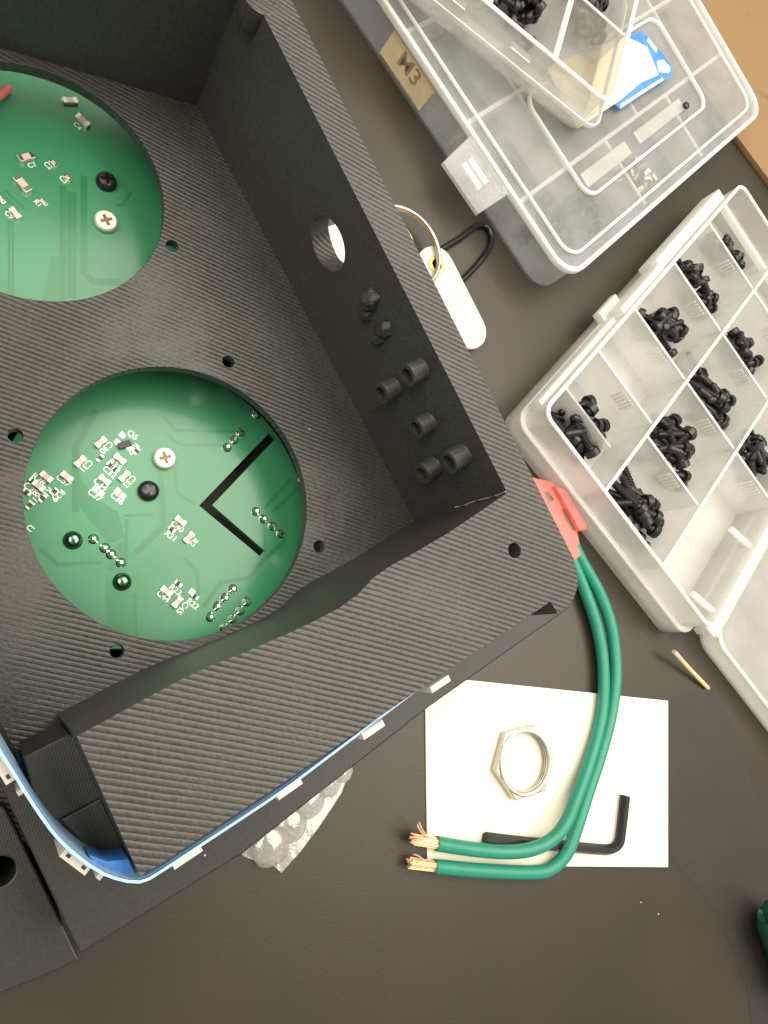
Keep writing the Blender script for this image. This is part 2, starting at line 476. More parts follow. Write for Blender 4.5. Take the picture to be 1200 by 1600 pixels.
for i, (px, py, r) in enumerate(((580, 468, 2.3), (573, 492, 1.5), (602, 515, 1.9), (592, 528, 1.6))): lump(px, py, r, i, enc)
tube('corner_line', [Vector((IC.x, IC.y, z)) - Vector((n_wall.x, n_wall.y, 0)) * 0.2 - Vector((d_wall.x, d_wall.y, 0)) * (0.25 + 0.15 * math.sin(z)) for z in (76.9, 73, 69, 65, 61, 57)], 0.17, M['edge_line'], enc, n=6)  # thin pale line added along the inner corner of the wall

# end block (wide flange at rim height with a wavy inner edge)
wavy = [(793, 770), (700, 833), (640, 868), (610, 884), (583, 903), (558, 930), (530, 950), (490, 971), (440, 994), (385, 1018), (330, 1040), (282, 1062), (230, 1090), (175, 1120), (120, 1150)]
corner = [(860, 700 + 155), ]
out_r = IC + n_wall * THK
e_out = U2([(893, 866), (901, 890), (903, 915), (897, 934), (884, 950), (872, 959), (860, 940), (692, 1052), (440, 1225), (248, 1352), (219, 1369)], RIM)
fl = U2(wavy, RIM)[::-1]
hole_c = U(804, 860, RIM).xy
end_outline = fl + [IC + n_wall * THK * 0.999] + e_out
end_block = plate('end_block', end_outline, [circle(hole_c, 1.7, 24)], 30.0, RIM, M['print_flange'], enc)
end_block.data.materials.append(M['print_smooth'])
for p in end_block.data.polygons:
    if p.normal.z < 0.7: p.material_index = 1
# lower plate below the strip
lp = U2([(893, 948), (672, 1104), (380, 1334), (125, 1492), (20, 1269), (-60, 1100), (-30, 1085), (40, 1215), (130, 1330), (200, 1335), (425, 1180), (690, 1000), (838, 905)], 56)
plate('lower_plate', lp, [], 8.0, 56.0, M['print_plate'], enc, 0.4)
# shelf in the corner pocket
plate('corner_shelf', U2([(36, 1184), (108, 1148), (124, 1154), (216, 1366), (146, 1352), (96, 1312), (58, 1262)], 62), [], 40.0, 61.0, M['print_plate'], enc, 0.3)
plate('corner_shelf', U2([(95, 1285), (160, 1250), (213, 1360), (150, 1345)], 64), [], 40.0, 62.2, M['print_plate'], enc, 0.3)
# end wall at the far side
tb0, tb1 = U(330, 172, FLOOR).xy, U(0, 75, FLOOR).xy
tdir = (tb1 - tb0).normalized()
tn = Vector((-tdir.y, tdir.x))
if tn.y < 0: tn = -tn
plate('end_wall', [tb0 - tdir * 6, tb1 + tdir * 160, tb1 + tdir * 160 + tn * 8, tb0 - tdir * 6 + tn * 8], [], FLOOR - 0.5, RIM - 0.3, M['print_smooth'], enc)
# screw boss in the far corner
bc = U(409, -4, RIM).xy
bo = plate('screw_boss', circle(bc, 4.0, 40), [circle(U(416, -4, RIM).xy, 1.6, 20)], 71.0, RIM + 0.15, M['print_flange'], enc, 0.4)
# opposite side wall, out of the picture to the left, and the floor panel with its openings
LC = U(30, 1215, RIM).xy
lw0 = LC - d_wall * 4; lw1 = LC - d_wall * 250
hole1_c, hole1_r = Vector((33.9, 32.0)), 31.2
hole2_c, hole2_r = Vector((-0.6, 100.6)), 27.8
small = [(24, 680), (183, 1018), (499, 854), (357, 565), (269, 384)]
fo = [IC + n_wall * 2, RC + n_wall * 2 + tn * 6, tb1 + tdir * 150 + tn * 3, lw1 - n_wall * 60, U(-60, 1250, FLOOR).xy, U(60, 1330, FLOOR).xy, U(300, 1200, FLOOR).xy]
plate('floor_panel', fo, [circle(hole1_c, hole1_r, 96), circle(hole2_c, hole2_r, 96)] + [circle(U(x, y, FLOOR).xy, 1.45, 20) for x, y in small], FLOOR - 3.0, FLOOR, M['print_floor'], enc, 0.15)
plate('side_wall', [lw0 - n_wall * 0.5, lw0 - n_wall * 7, lw1 - n_wall * 7, lw1 - n_wall * 0.5], [], 6.0, RIM - 10, M['print_smooth'], enc)
# thin back skin under the boards and foot frame standing on the table
plate('base_panel', [IC + n_wall * 2, RC + n_wall * 2 + tn * 6, tb1 + tdir * 150 + tn * 3, lw1 - n_wall * 60, U(-60, 1250, FLOOR).xy, U(60, 1330, FLOOR).xy, U(300, 1200, FLOOR).xy], [], 0.0, 9.0, M['print_smooth'], enc)

# ------------------------------------------------------------------ circuit boards
TXT = {}
def text_mesh(s):
    if s not in TXT:
        cu = bpy.data.curves.new('txt', 'FONT'); cu.body = s; cu.align_x = 'CENTER'; cu.align_y = 'CENTER'; cu.size = 1.0; cu.extrude = 0.01
        cu.offset = 0.012
        ob = bpy.data.objects.new('txt', cu); COL.objects.link(ob)
        bpy.context.view_layer.update()
        TXT[s] = bpy.data.meshes.new_from_object(ob)
        bpy.data.objects.remove(ob); bpy.data.curves.remove(cu)
    return TXT[s]

def text(s, pos, deg, size, m, parent, name='printed_code'):
    me = text_mesh(s).copy()
    me.transform(Matrix.Translation(Vector(pos) * MM) @ Matrix.Rotation(math.radians(deg), 4, 'Z') @ Matrix.Scale(size * MM, 4))
    return link(name, me, m, parent)

def ribbon(name, pts, width, z, m, parent):
    vs, fs = [], []
    P = [Vector(p) for p in pts]
    for i, p in enumerate(P):
        d0 = (P[i] - P[i - 1]).normalized() if i else (P[1] - P[0]).normalized()
        d1 = (P[i + 1] - P[i]).normalized() if i < len(P) - 1 else d0
        t = (d0 + d1).normalized(); nn = Vector((-t.y, t.x))
        k = width / 2 / max(0.5, nn.dot(Vector((-d0.y, d0.x))))
        vs += [(*(p + nn * k), z), (*(p - nn * k), z)]
    for i in range(len(P) - 1): fs.append((2 * i, 2 * i + 1, 2 * i + 3, 2 * i + 2))
    return from_verts(name, vs, fs, m, parent)

AX_A, AX_B = -36.5, -129.5           # board axes (world degrees)
def smd(px, py, deg, L, W, H, parent, z=PCBZ, body='cap', term=True):
    c = U(px, py, z + H)
    f = Frame(c.xy, deg)
    e = f.box('chip_capacitor' if body == 'cap' else 'chip_resistor', -L / 2, -W / 2, L / 2, W / 2, z, z + H, M[body], parent, 0.06)
    if term:
        for s in (-1, 1):
            t = f.box('terminal', s * L / 2 - 0.22 * L / 2 - (0.05 if s > 0 else -0.05) - 0.12 * L, -W / 2 - 0.05, s * L / 2 + 0.12 * L, W / 2 + 0.05, z, z + H + 0.05, M['solder'], e, 0.04)
    return e

def pad(px, py, deg, s, parent):
    f = Frame(U(px, py, PCBZ).xy, deg)
    return f.box('solder_pad', -s / 2, -s / 2, s / 2, s / 2, PCBZ, PCBZ + 0.12, M['solder'], parent, 0.05)

pin_me = lathe_mesh('pin', [(0.4, 1.35), (0.58, 1.15), (0.75, 0.55), (1.1, 0.1), (1.25, 0.0)], 12)
pin_me.materials.append(M['solder'])
big_me = lathe_mesh('pin_big', [(0.9, 1.6), (1.5, 1.3), (1.9, 0.7), (2.2, 0.0)], 16)
big_me.materials.append(M['solder_dark'])
def pin(px, py, parent, me=None):
    me = me or pin_me
    o = bpy.data.objects.new('solder_joint', me); COL.objects.link(o)
    p = U(px, py, PCBZ + 0.3); o.parent = parent; o.location = Vector((p.x, p.y, PCBZ)) * MM - Vector(parent.location)
    return o

def screw_head(px, py, r, m, parent, deg, dome=False):
    p = U(px, py, PCBZ + 1.4)
    prof = [(r * 0.86, 1.6), (r, 1.25), (r, 0.25), (r * 0.9, 0.0)] if not dome else [(r * 0.55, 2.1), (r * 0.85, 1.7), (r, 0.9), (r, 0.0)]
    o = link('board_screw', lathe_mesh('screw', prof, 28), M[m], parent)
    o.data.transform(Matrix.Translation(Vector((p.x, p.y, PCBZ)) * MM))
    zt = PCBZ + prof[0][1]
    f = Frame(p.xy, deg)
    a, b = r * 0.55, r * 0.16
    cross = [(a, -b), (a, b), (b, b), (b, a), (-b, a), (-b, b), (-a, b), (-a, -b), (-b, -b), (-b, -a), (b, -a), (b, -b)]
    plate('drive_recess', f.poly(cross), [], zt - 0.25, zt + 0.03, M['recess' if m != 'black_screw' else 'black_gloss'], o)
    return o

# lower board
bd = empty('circuit_board', (34, 32, PCBZ)); 
tag(bd, 'lit green circuit board with L-shaped slot under the larger round opening', 'circuit board', 'green boards inside the enclosure')
s0, s1, s2 = U(421, 676, PCBZ).xy, U(311, 790, PCBZ).xy, U(406, 869, PCBZ).xy
def off(p, d, k): return p + d * k
dA, dB = (s0 - s1).normalized(), (s2 - s1).normalized()
sw_ = 2.3
slot = [s0, s1, s2, s2 + dA * sw_ * 0.85, s1 + dA * sw_ + dB * sw_, s0 + dB * sw_]
plate('board', [(x, max(y, -1.0)) for x, y in circle((34.3, 32.4), 36.8, 96)], [slot], PCBZ - 1.6, PCBZ, M['pcb'], bd)
traces = [([(274, 732), (274, 760), (280, 772), (304, 788)], .8), ([(255, 650), (274, 672), (372, 674)], .7), ([(262, 680), (282, 695), (347, 696)], .7),
          ([(62, 857), (90, 882), (158, 879)], .9), ([(212, 864), (257, 821), (250, 735)], 1.4), ([(194, 806), (240, 804)], .6), ([(198, 811), (196, 880)], .8),
          ([(210, 927), (211, 1000)], 1.0), ([(287, 872), (307, 892), (311, 930)], .8), ([(318, 948), (345, 910), (390, 902), (405, 882), (447, 842)], 1.1),
          ([(412, 815), (415, 868)], .7), ([(412, 795), (455, 748)], .9), ([(425, 800), (470, 760)], .7), ([(118, 800), (118, 700), (150, 640)], 1.6)]
for pts, wd in traces: ribbon('trace', U2(pts, PCBZ), wd, PCBZ + 0.03, M['trace'], bd)
for poly in ([(165, 900), (205, 930), (205, 1010), (165, 1010)], [(120, 740), (150, 780), (185, 800), (195, 840), (170, 850), (130, 800), (118, 780)], [(175, 858), (192, 845), (200, 898), (168, 890)]):
    plate('copper_pour', U2(poly, PCBZ), [], PCBZ - 0.02, PCBZ + 0.02, M['pour'], bd)
for px, py, dg in ((157, 691, AX_B), (125, 721, AX_B), (105, 745, AX_A), (73, 745, AX_A), (188, 717, AX_A), (164, 750, AX_A), (194, 744, AX_B),
                   (283, 814, AX_A), (295, 840, AX_B), (261, 924, AX_A), (277, 941, AX_B), (61, 759, AX_A), (472, 746, AX_A)):
    smd(px, py, dg, 2.2, 1.3, 0.9, bd)
for px, py, dg in ((156, 716, AX_B), (173, 727, AX_A), (213, 705, AX_B), (269, 827, AX_A), (279, 912, AX_A), (305, 932, AX_A), (42, 769, AX_A), (66, 779, AX_B), (84, 768, AX_B), (52, 752, AX_A), (180, 733, AX_A), (46, 790, AX_B)):
    smd(px, py, dg, 1.5, 0.9, 0.4, bd, body='chip')
for px, py in ((150, 763), (158, 771), (184, 767), (192, 775), (183, 691), (191, 680), (202, 700), (300, 925)): pad(px, py, AX_A, 1.35, bd)
f = Frame(U(195, 694, PCBZ + 1).xy, AX_A + 60); q5 = f.box('transistor', -1.5, -0.8, 1.5, 0.8, PCBZ, PCBZ + 1.0, M['chip'], bd, 0.08)
for s, px, py, dg in (('Q5', 207, 680, AX_A), ('C30', 166, 699, AX_B), ('R47', 208, 701, AX_B - 180 + 180), ('C31', 134, 728, AX_B), ('C32', 171, 738, AX_A), ('C57', 99, 751, AX_A),
                      ('R29', 91, 774, AX_B), ('C37', 148, 774, AX_A), ('C36', 183, 779, AX_A), ('C33', 202, 752, AX_B), ('C34', 157, 757, AX_A), ('R35', 180, 726, AX_A),
                      ('C40', 277, 823, AX_A), ('R21', 267, 838, AX_A), ('R2', 302, 847, AX_B), ('R23', 274, 922, AX_A), ('C44', 255, 932, AX_A), ('C45', 285, 950, AX_B),
                      ('R22', 301, 944, AX_A), ('R28', 60, 749, AX_A), ('R13', 55, 780, AX_B), ('C28', 48, 764, AX_A), ('R11', 72, 771, AX_B), ('U', 47, 825, AX_B), ('C7', 471, 752, AX_A)):
    p = U(px, py, PCBZ)
    text(s, (p.x, p.y, PCBZ + 0.04), dg, 2.05, M['silk'], bd)
for px, py in ((376, 675), (366, 687), (355, 699), (401, 647), (400, 799), (412, 811), (426, 822), (439, 834), (364, 920), (352, 934), (340, 947), (329, 964),
               (386, 940), (376, 954), (364, 967), (351, 981), (146, 842), (164, 856), (174, 866)): pin(px, py, bd)
pin(189, 879, bd); pin(114, 844, bd, big_me); pin(191, 909, bd, big_me)
screw_head(258, 715, 2.75, 'screw_silver', bd, 20)
screw_head(233, 766, 2.5, 'black_screw', bd, 35, True)
# upper board
bd2 = empty('circuit_board', (-0.6, 100.6, PCBZ))
tag(bd2, 'half shadowed green circuit board under the smaller round opening by the far wall', 'circuit board', 'green boards inside the enclosure')
plate('board', circle((-0.6, 100.6), 38.5, 72), [], PCBZ - 1.6, PCBZ, M['pcb'], bd2)
for pts, wd in (([(14, 345), (14, 470)], .5), ([(20, 345), (20, 470)], .5), ([(131, 275), (131, 425), (145, 440), (190, 440)], 1.6), ([(98, 290), (98, 470)], 1.4), ([(112, 300), (112, 465)], 2.2),
                ([(205, 300), (192, 320), (180, 322)], .8), ([(0, 300), (30, 330)], .6), ([(8, 297), (38, 326)], .6)):
    ribbon('trace', U2(pts, PCBZ), wd, PCBZ + 0.03, M['trace'], bd2)
plate('copper_pour', U2([(65, 470), (80, 400), (97, 400), (97, 470)], PCBZ), [], PCBZ - 0.02, PCBZ + 0.02, M['pour'], bd2)
for px, py, dg, L in ((111, 156, 20, 2.6), (130, 188, -35, 2.8), (42, 244, 35, 2.8), (36, 287, -45, 3.2), (24, 332, -45, 2.2)):
    smd(px, py, dg, L, L * 0.55, 1.1, bd2)
for px, py, dg in ((84, 255, -40), (106, 278, -35), (68, 316, -35), (2, 312, -40)): smd(px, py, dg, 1.6, 0.9, 0.5, bd2)
for s, px, py, dg in (('C1', 50, 258, 35), ('C2', 75, 259, -40), ('C5', 99, 281, -40), ('R1', 59, 318, -40), ('C4', 121, 197, -40), ('C6', 101, 159, -40), ('C9', 14, 336, -40)):
    p = U(px, py, PCBZ); text(s, (p.x, p.y, PCBZ + 0.04), dg, 1.7, M['silk'], bd2)
screw_head(167, 281, 2.5, 'black_screw', bd2, 10, True)
screw_head(166, 344, 2.75, 'screw_silver', bd2, 28)
rw = tube('red_wire', [U(-45, 172, PCBZ + 3), U(-22, 163, PCBZ + 3), U(0, 150, PCBZ + 2.2), U(14, 138, PCBZ + 0.9)], 0.9, M['red'])
tag(rw, 'short red wire crossing the shadowed circuit board edge', 'wire')

# ------------------------------------------------------------------ LED strip standing on edge in the slot
strip = empty('led_strip', (22, -35, 60)); tag(strip, 'blue LED strip standing on edge along the flange of the black enclosure', 'LED strip')
path_px = [(-60, 1072), (0, 1170), (29, 1217), (58, 1263), (96, 1313), (146, 1354), (181, 1371), (219, 1377), (248, 1363), (292, 1334), (350, 1296), (440, 1236), (560, 1152), (692, 1062), (800, 992), (850, 962)]
path = resample([(*U(x, y, RIM).xy, 0) for x, y in path_px], 2.0)
def ribbon_wall(name, path, z0, z1, t0, t1, m, parent, cut=None):
    vs, fs = [], []
    n = len(path)
    for i, p in enumerate(path):
        a, b = path[max(i - 1, 0)], path[min(i + 1, n - 1)]
        t = (b - a).normalized(); s = Vector((t.y, -t.x, 0))          # outward side
        zt = z1 if cut is None else cut(i / (n - 1))
        for off_, z in ((t0, z0), (t1, z0), (t1, zt), (t0, zt)):
            q = p + s * off_; vs.append((q.x, q.y, z))
    for i in range(n - 1):
        for k in range(4):
            fs.append((4 * i + k, 4 * (i + 1) + k, 4 * (i + 1) + (k + 1) % 4, 4 * i + (k + 1) % 4))
    fs += [(0, 1, 2, 3), (4 * n - 1, 4 * n - 2, 4 * n - 3, 4 * n - 4)]
    return smooth(from_verts(name, vs, fs, m, parent), 30)
top_z = lambda t: RIM - 0.2 - (0.0 if t < 0.5 else ((t - 0.5) / 0.5) ** 1.3 * 9.0)
ribbon_wall('flexible_strip', path, 58.0, 0, -0.05, 0.34, M['blue'], strip, lambda t: top_z(t) - 0.12)
ribbon_wall('cut_edge', path, 0.0, 0.0, -0.05, 0.38, M['blue_edge'], strip, top_z)
eo = strip.children[-1]
me = eo.data
for i, v in enumerate(me.vertices):
    if i % 4 in (0, 1): v.co.z = me.vertices[(i // 4) * 4 + 2].co.z - 0.35 * MM
def along(px, py):
    c = U(px, py, RIM).xy
    k = min(range(len(path)), key=lambda i: (path[i].xy - c).length)
    t = (path[min(k + 1, len(path) - 1)] - path[max(k - 1, 0)]).normalized()
    return path[k], t
for px, py in ((12, 1205), (128, 1345), (300, 1330), (455, 1226), (580, 1139), (690, 1062)):
    p, t = along(px, py)
    f = Frame(p.xy, math.degrees(math.atan2(t.y, t.x)))
    big = px < 200
    z1 = RIM - (2.4 if big else 1.6)
    l = f.box('led', -2.5, -1.9 if big else -1.7, 2.5, -0.36, 64.0, z1, M['led'], strip, 0.15)
    if big:
        for s in (-1, 1):
            f.box('lead', s * 1.5 - 0.35, -1.35, s * 1.5 + 0.35, -0.85, z1 - 0.3, z1 + 0.05, M['chip'], l)
        f.box('resistor', 4.2, -1.3, 5.0, -0.4, 66.0, z1 - 0.6, M['led'], strip, 0.1)
plate('blue_tape', U2([(138, 1336), (168, 1346), (200, 1342), (213, 1370), (186, 1368), (150, 1352)], 73), [], 66.0, 73.0, M['tape_blue'], strip, 0.1)

# second printed part at the lower left
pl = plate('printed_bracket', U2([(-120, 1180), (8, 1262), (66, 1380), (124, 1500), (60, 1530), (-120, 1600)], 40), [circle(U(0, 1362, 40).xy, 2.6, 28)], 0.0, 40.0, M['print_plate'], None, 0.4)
tag(pl, 'black printed bracket with a screw hole next to the enclosure corner', 'bracket')

# ------------------------------------------------------------------ bubble wrap
bw = empty('bubble_wrap', (60, -40, 0)); tag(bw, 'crinkled scrap of clear bubble wrap sticking out from under the enclosure', 'bubble wrap')
plate('film', U2([(600, 1150), (548, 1200), (533, 1240), (500, 1290), (470, 1330), (440, 1364), (424, 1350), (404, 1347), (380, 1338), (360, 1300), (450, 1180)], 1.2), [], 0.3, 1.2, M['bubble'], bw)
def dome(px, py, r, h, parent):
    c = U(px, py, 2)
    prof = []
    for i in range(7):
        a = math.radians(8 + 82 * i / 6); prof.append((r * math.sin(a), 1.2 + h * math.cos(a)))
    o = link('bubble', lathe_mesh('bubble', prof, 20), M['bubble'], parent)
    for v in o.data.vertices:
        v.co.x += random.uniform(-.25, .25) * MM; v.co.y += random.uniform(-.25, .25) * MM
    o.data.transform(Matrix.Translation(Vector((c.x, c.y, 0)) * MM))
for px, py, r, h in ((424, 1322, 5.6, 2.3), (456, 1290, 4.6, 1.8), (482, 1250, 5.2, 2.3), (514, 1222, 4.4, 1.8), (537, 1206, 3.2, 1.2)): dome(px, py, r, h, bw)

# ------------------------------------------------------------------ card, nut, key
cd = plate('paper_card', U2([(664, 1058), (735, 1063), (1044, 1095), (1044, 1355), (668, 1352)], 0.5), [], 0.0, 0.5, M['card'], None, 0.08)
tag(cd, 'blank white paper card lying under the hex nut and green wires', 'card')
nc = U(818, 1190, 2.5).xy
nt_o = empty('hex_nut', (nc.x, nc.y, 0.5)); tag(nt_o, 'large thin nickel hex nut lying on the white card', 'nut')
hexa = circle(nc, 12.3, 6, math.radians(68))
plate('nut_body', hexa, [circle(nc, 9.6, 48)], 0.5, 3.7, M['nickel'], nt_o, 0.35)
plate('raised_collar', circle(nc, 10.7, 48), [circle(nc, 9.4, 48)], 3.5, 4.3, M['nickel'], nt_o, 0.3)
for k in range(3):
    plate('thread', circle(nc, 9.65, 48), [circle(nc, 9.2, 48)], 0.9 + k * 0.9, 1.3 + k * 0.9, M['nickel'], nt_o, 0.1)
hk = [(758, 1309), (800, 1314), (880, 1322), (935, 1327), (955, 1327), (966, 1319), (970, 1303), (977, 1243)]
k_o = tube('hex_key', [U(x, y, 2.2) for x, y in hk], 1.75, M['hexkey'], None, n=6, step=3)
for p in k_o.data.polygons: p.use_smooth = False
tag(k_o, 'black L-shaped hex key lying across the white card', 'hex key')

# ------------------------------------------------------------------ green wires
def green_wire(pts, zs, r, label, cop_end, strands):
    root = empty('green_wire', (U(*pts[-1], 0).x, U(*pts[-1], 0).y, 0)); tag(root, label, 'wire', 'pair of green wires')
    P = [U(x, y, z) for (x, y), z in zip(pts, zs)]
    tube('insulation', P, r, M['wire'], root, n=18)
    e = P[-1]; d = (P[-1] - P[-2]).normalized()
    end = U(*cop_end, zs[-1])
    rng = random.Random(len(label))
    tube('copper_core', [e - d * 3, e + (end - e) * 0.93], r * 0.52, M['copper'], root, n=12, interp=False)
    for k in range(15):
        rr = r * (0.45 + 0.2 * rng.random()); a = rng.random() * 6.283
        s = d.cross(Vector((0, 0, 1))).normalized(); offv = s * (rr * math.cos(a)) + Vector((0, 0, rr * math.sin(a)))
        tube('copper_strand', [e - d * 3 + offv, e + (end - e) * 0.55 + offv, end + offv * 1.05 + d * rng.uniform(-0.9, 0.3)], 0.30, M['copper'], root, n=6, interp=False)
    for a, b in strands:
        tube('copper_strand', [e + d * 1.0, U(*a, zs[-1] + 1.5), U(*b, zs[-1] + 2.5)], 0.22, M['copper'], root, n=6)
    return root
R_W = 2.15
w1 = [(897, 852), (908, 875), (938, 930), (956, 985), (962, 1050), (955, 1115), (938, 1180), (918, 1240), (902, 1290), (886, 1332), (862, 1356), (835, 1363), (760, 1361), (679, 1354)]
z1s = [4, 4, 4, 4, 4, 4, 4.5, 5, 5.5, 5, 4, 3.6, 3.2, 3.1]
w2 = [(884, 855), (895, 878), (918, 935), (935, 990), (943, 1050), (940, 1115), (924, 1180), (903, 1240), (884, 1286), (862, 1312), (830, 1327), (790, 1331), (740, 1327), (682, 1318)]
z2s = [3, 3, 3, 3, 3, 3.1, 4, 6, 8, 7.5, 6.5, 5, 4, 3.6]
wa = green_wire(w1, z1s, R_W, 'outer green wire of the pair, its stripped copper end off the card corner', (638, 1348), [((655, 1338), (646, 1335))])
wb = green_wire(w2, z2s, R_W, 'inner green wire crossing over the hex key, with frayed copper strands', (643, 1311), [((660, 1297), (655, 1284)), ((658, 1300), (652, 1288)), ((650, 1306), (642, 1302)), ((652, 1309), (641, 1308)), ((650, 1312), (642, 1316))])

# ------------------------------------------------------------------ red connector under the open organizer
rc = empty('red_connector', (130, 40, 0)); tag(rc, 'pair of red insulated spade connectors squeezed between enclosure and organizer', 'connector')
plate('housing', U2([(838, 748), (860, 752), (885, 790), (900, 830), (908, 868), (895, 876), (872, 840), (846, 790), (815, 740)], 5), [], 0.5, 6.0, M['red'], rc, 0.8)
plate('housing', U2([(866, 760), (882, 764), (915, 818), (917, 828), (905, 830), (888, 800)], 7.5), [], 1.0, 8.2, M['red'], rc, 0.9)
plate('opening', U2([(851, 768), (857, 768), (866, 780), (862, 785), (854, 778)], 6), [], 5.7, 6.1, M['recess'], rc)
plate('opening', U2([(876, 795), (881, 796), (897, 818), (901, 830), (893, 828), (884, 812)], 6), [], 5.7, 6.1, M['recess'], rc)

# ------------------------------------------------------------------ screws: shared meshes
def screw_meshes(name, L, r, hr, hh, n=10, step=0.7):
    prof = [(0.3, -1.3), (hr * 0.46, -1.3), (hr * 0.5, -0.05), (hr * 0.84, -0.02), (hr * 0.97, -0.25), (hr, -hh * 0.5), (hr, -hh), (r, -hh - 0.02)]
    z = -hh - 0.3; k = 0
    while z > -hh - L:
        prof.append((r * (1.0 if k % 2 == 0 else 0.8), z)); z -= step / 2; k += 1
    prof.append((r * 0.5, -hh - L - 0.2))
    me = lathe_mesh(name, prof, n); me.materials.append(M['black_screw'])
    me.transform(Matrix.Translation((0, 0, (hh + L) / 2 * MM)))
    return me
SCR_L = screw_meshes('long_screw', 13.5, 1.6, 2.9, 2.8, step=1.1)
SCR_M = screw_meshes('medium_screw', 9, 1.5, 2.7, 2.4, step=1.1)
SCR_S = screw_meshes('short_screw', 5, 1.45, 2.6, 2.2, step=1.0)
nut_m = plate_mesh('nut', circle((0, 0), 2.9, 6), [circle((0, 0), 1.4, 12)], -1.1, 1.1, 0.15); nut_m.materials.append(M['black_screw'])
nut_s = nut_m.copy(); nut_s.materials.clear(); nut_s.materials.append(M['nickel'])

def pile(frame, area_uv, z0, n, me, label, group, name, seed, flat=0.38, cat='screw', levels=3, dirdeg=None):
    rng = random.Random(seed)
    (u0, v0, u1, v1) = area_uv
    for i in range(n):
        lv = int(i / n * levels)
        sh = 0.16 * lv
        u = rng.uniform(u0 + (u1 - u0) * sh, u1 - (u1 - u0) * sh); v = rng.uniform(v0 + (v1 - v0) * sh, v1 - (v1 - v0) * sh)
        p = frame.p3(u, v, z0 + 2.5 + lv * 3.0)
        o = bpy.data.objects.new(name, me); COL.objects.link(o)
        o.location = p * MM
        yaw = rng.uniform(0, 6.283) if dirdeg is None else math.radians(dirdeg + rng.gauss(0, 28))
        o.rotation_euler = (math.pi / 2 + rng.uniform(-flat, flat), rng.uniform(0, 3), yaw)
        tag(o, label, cat, group)

# ------------------------------------------------------------------ open organizer
B = Frame((154.9, 76.5), 46.2)
LU, WV, HB = 171.0, 104.0, 21.0
org = empty('open_organizer', (*B.p(80, -50), 0)); tag(org, 'open frosted plastic organizer full of black screws, lid folded back', 'organizer')
o_out = B.poly(rrect(0, -WV, LU, 0, 5)); o_in = B.poly(rrect(1.2, -WV + 1.2, LU - 1.2, -1.2, 4))
plate('tray_floor', B.poly(rrect(0.4, -WV + 0.4, LU - 0.4, -0.4, 5)), [], 0.3, 1.5, M['frost_floor'], org)
plate('tray_wall', o_out, [o_in], 1.5, HB - 0.8, M['frost_wall'], org)
plate('rim', B.poly(rrect(-0.2, -WV - 0.2, LU + 0.2, 0.2, 5)), [o_in], HB - 0.8, HB, M['frost_rim'], org, 0.25)
plate('outer_ridge', B.poly(rrect(-1.9, -WV - 1.9, LU + 1.9, 1.9, 6.5)), [B.poly(rrect(0.1, -WV + 0.1, LU - 0.1, -0.1, 5))], 8.2, 9.6, M['frost_rim'], org, 0.3)
plate('skirt', B.poly(rrect(-1.8, -WV - 1.8, LU + 1.8, 1.8, 6.5)), [B.poly(rrect(-1.0, -WV - 1.0, LU + 1.0, 1.0, 6))], 0.0, 8.2, M['frost_wall'], org)
for v in (-36.2, -71.8):
    d = B.box('lane_divider', 1.2, v - 0.5, LU - 1.2, v + 0.5, 1.5, HB - 0.6, M['frost_div'], org)
    B.box('divider_edge', 1.0, v - 0.65, LU - 1.0, v + 0.65, HB - 0.6, HB - 0.1, M['frost_rim'], d, 0.2)
lanes = [(-36.2 + 0.5, -1.2), (-71.8 + 0.5, -36.2 - 0.5), (-WV + 1.2, -71.8 - 0.5)]
for li, (va, vb) in enumerate(lanes):
    for ui, u in enumerate((34.3, 68.8, 103.6, 137.6)):
        if li == 2 and ui == 0: continue
        if li == 0 and ui == 0: u = 40.0
        d = B.box('cross_divider', u - 0.4, va, u + 0.4, vb, 1.5, HB - 2.2, M['frost_div'], org)
        B.box('divider_edge', u - 0.5, va, u + 0.5, vb, HB - 2.2, HB - 1.8, M['frost_rim'], d, 0.15)
        vc = va + (vb - va) * 0.28
        for k in range(5):
            B.box('raised_bar', u - 0.8, vc + k * 1.5, u - 0.3, vc + k * 1.5 + 0.8, 11.5, 17.5, M['frost_rim'], d)
# removable divider tab and little hinge pins
B.box('loose_divider', 20.0, -30.5, 20.9, -1.3, 1.5, 15.0, M['frost_div'], org)
B.box('far_ledge', LU - 16, -WV + 1.3, LU - 14.2, -1.3, 15.0, 18.0, M['frost_rim'], org, 0.3)
tube('hinge_pin', [B.p3(8, -92, 16), B.p3(10, -WV + 0.5, 17)], 1.3, M['frost_rim'], org, interp=False)
tube('hinge_pin', [B.p3(44, -92, 16), B.p3(46, -WV + 0.5, 17)], 1.3, M['frost_rim'], org, interp=False)
# latch lugs on the long side
for u0, u1, w_, z0, z1 in ((62, 96, 3.0, 10, 19.5), (96, 158, 5.0, 9, 18.5), (4, 58, 2.4, 12, 18)):
    B.box('side_lug', u0, 0.2, u1, w_, z0, z1, M['frost_rim'], org, 0.6)
B.box('latch_clip', 60, 0.3, 74, 6.0, 8.0, 12.0, M['frost_rim'], org, 0.8)
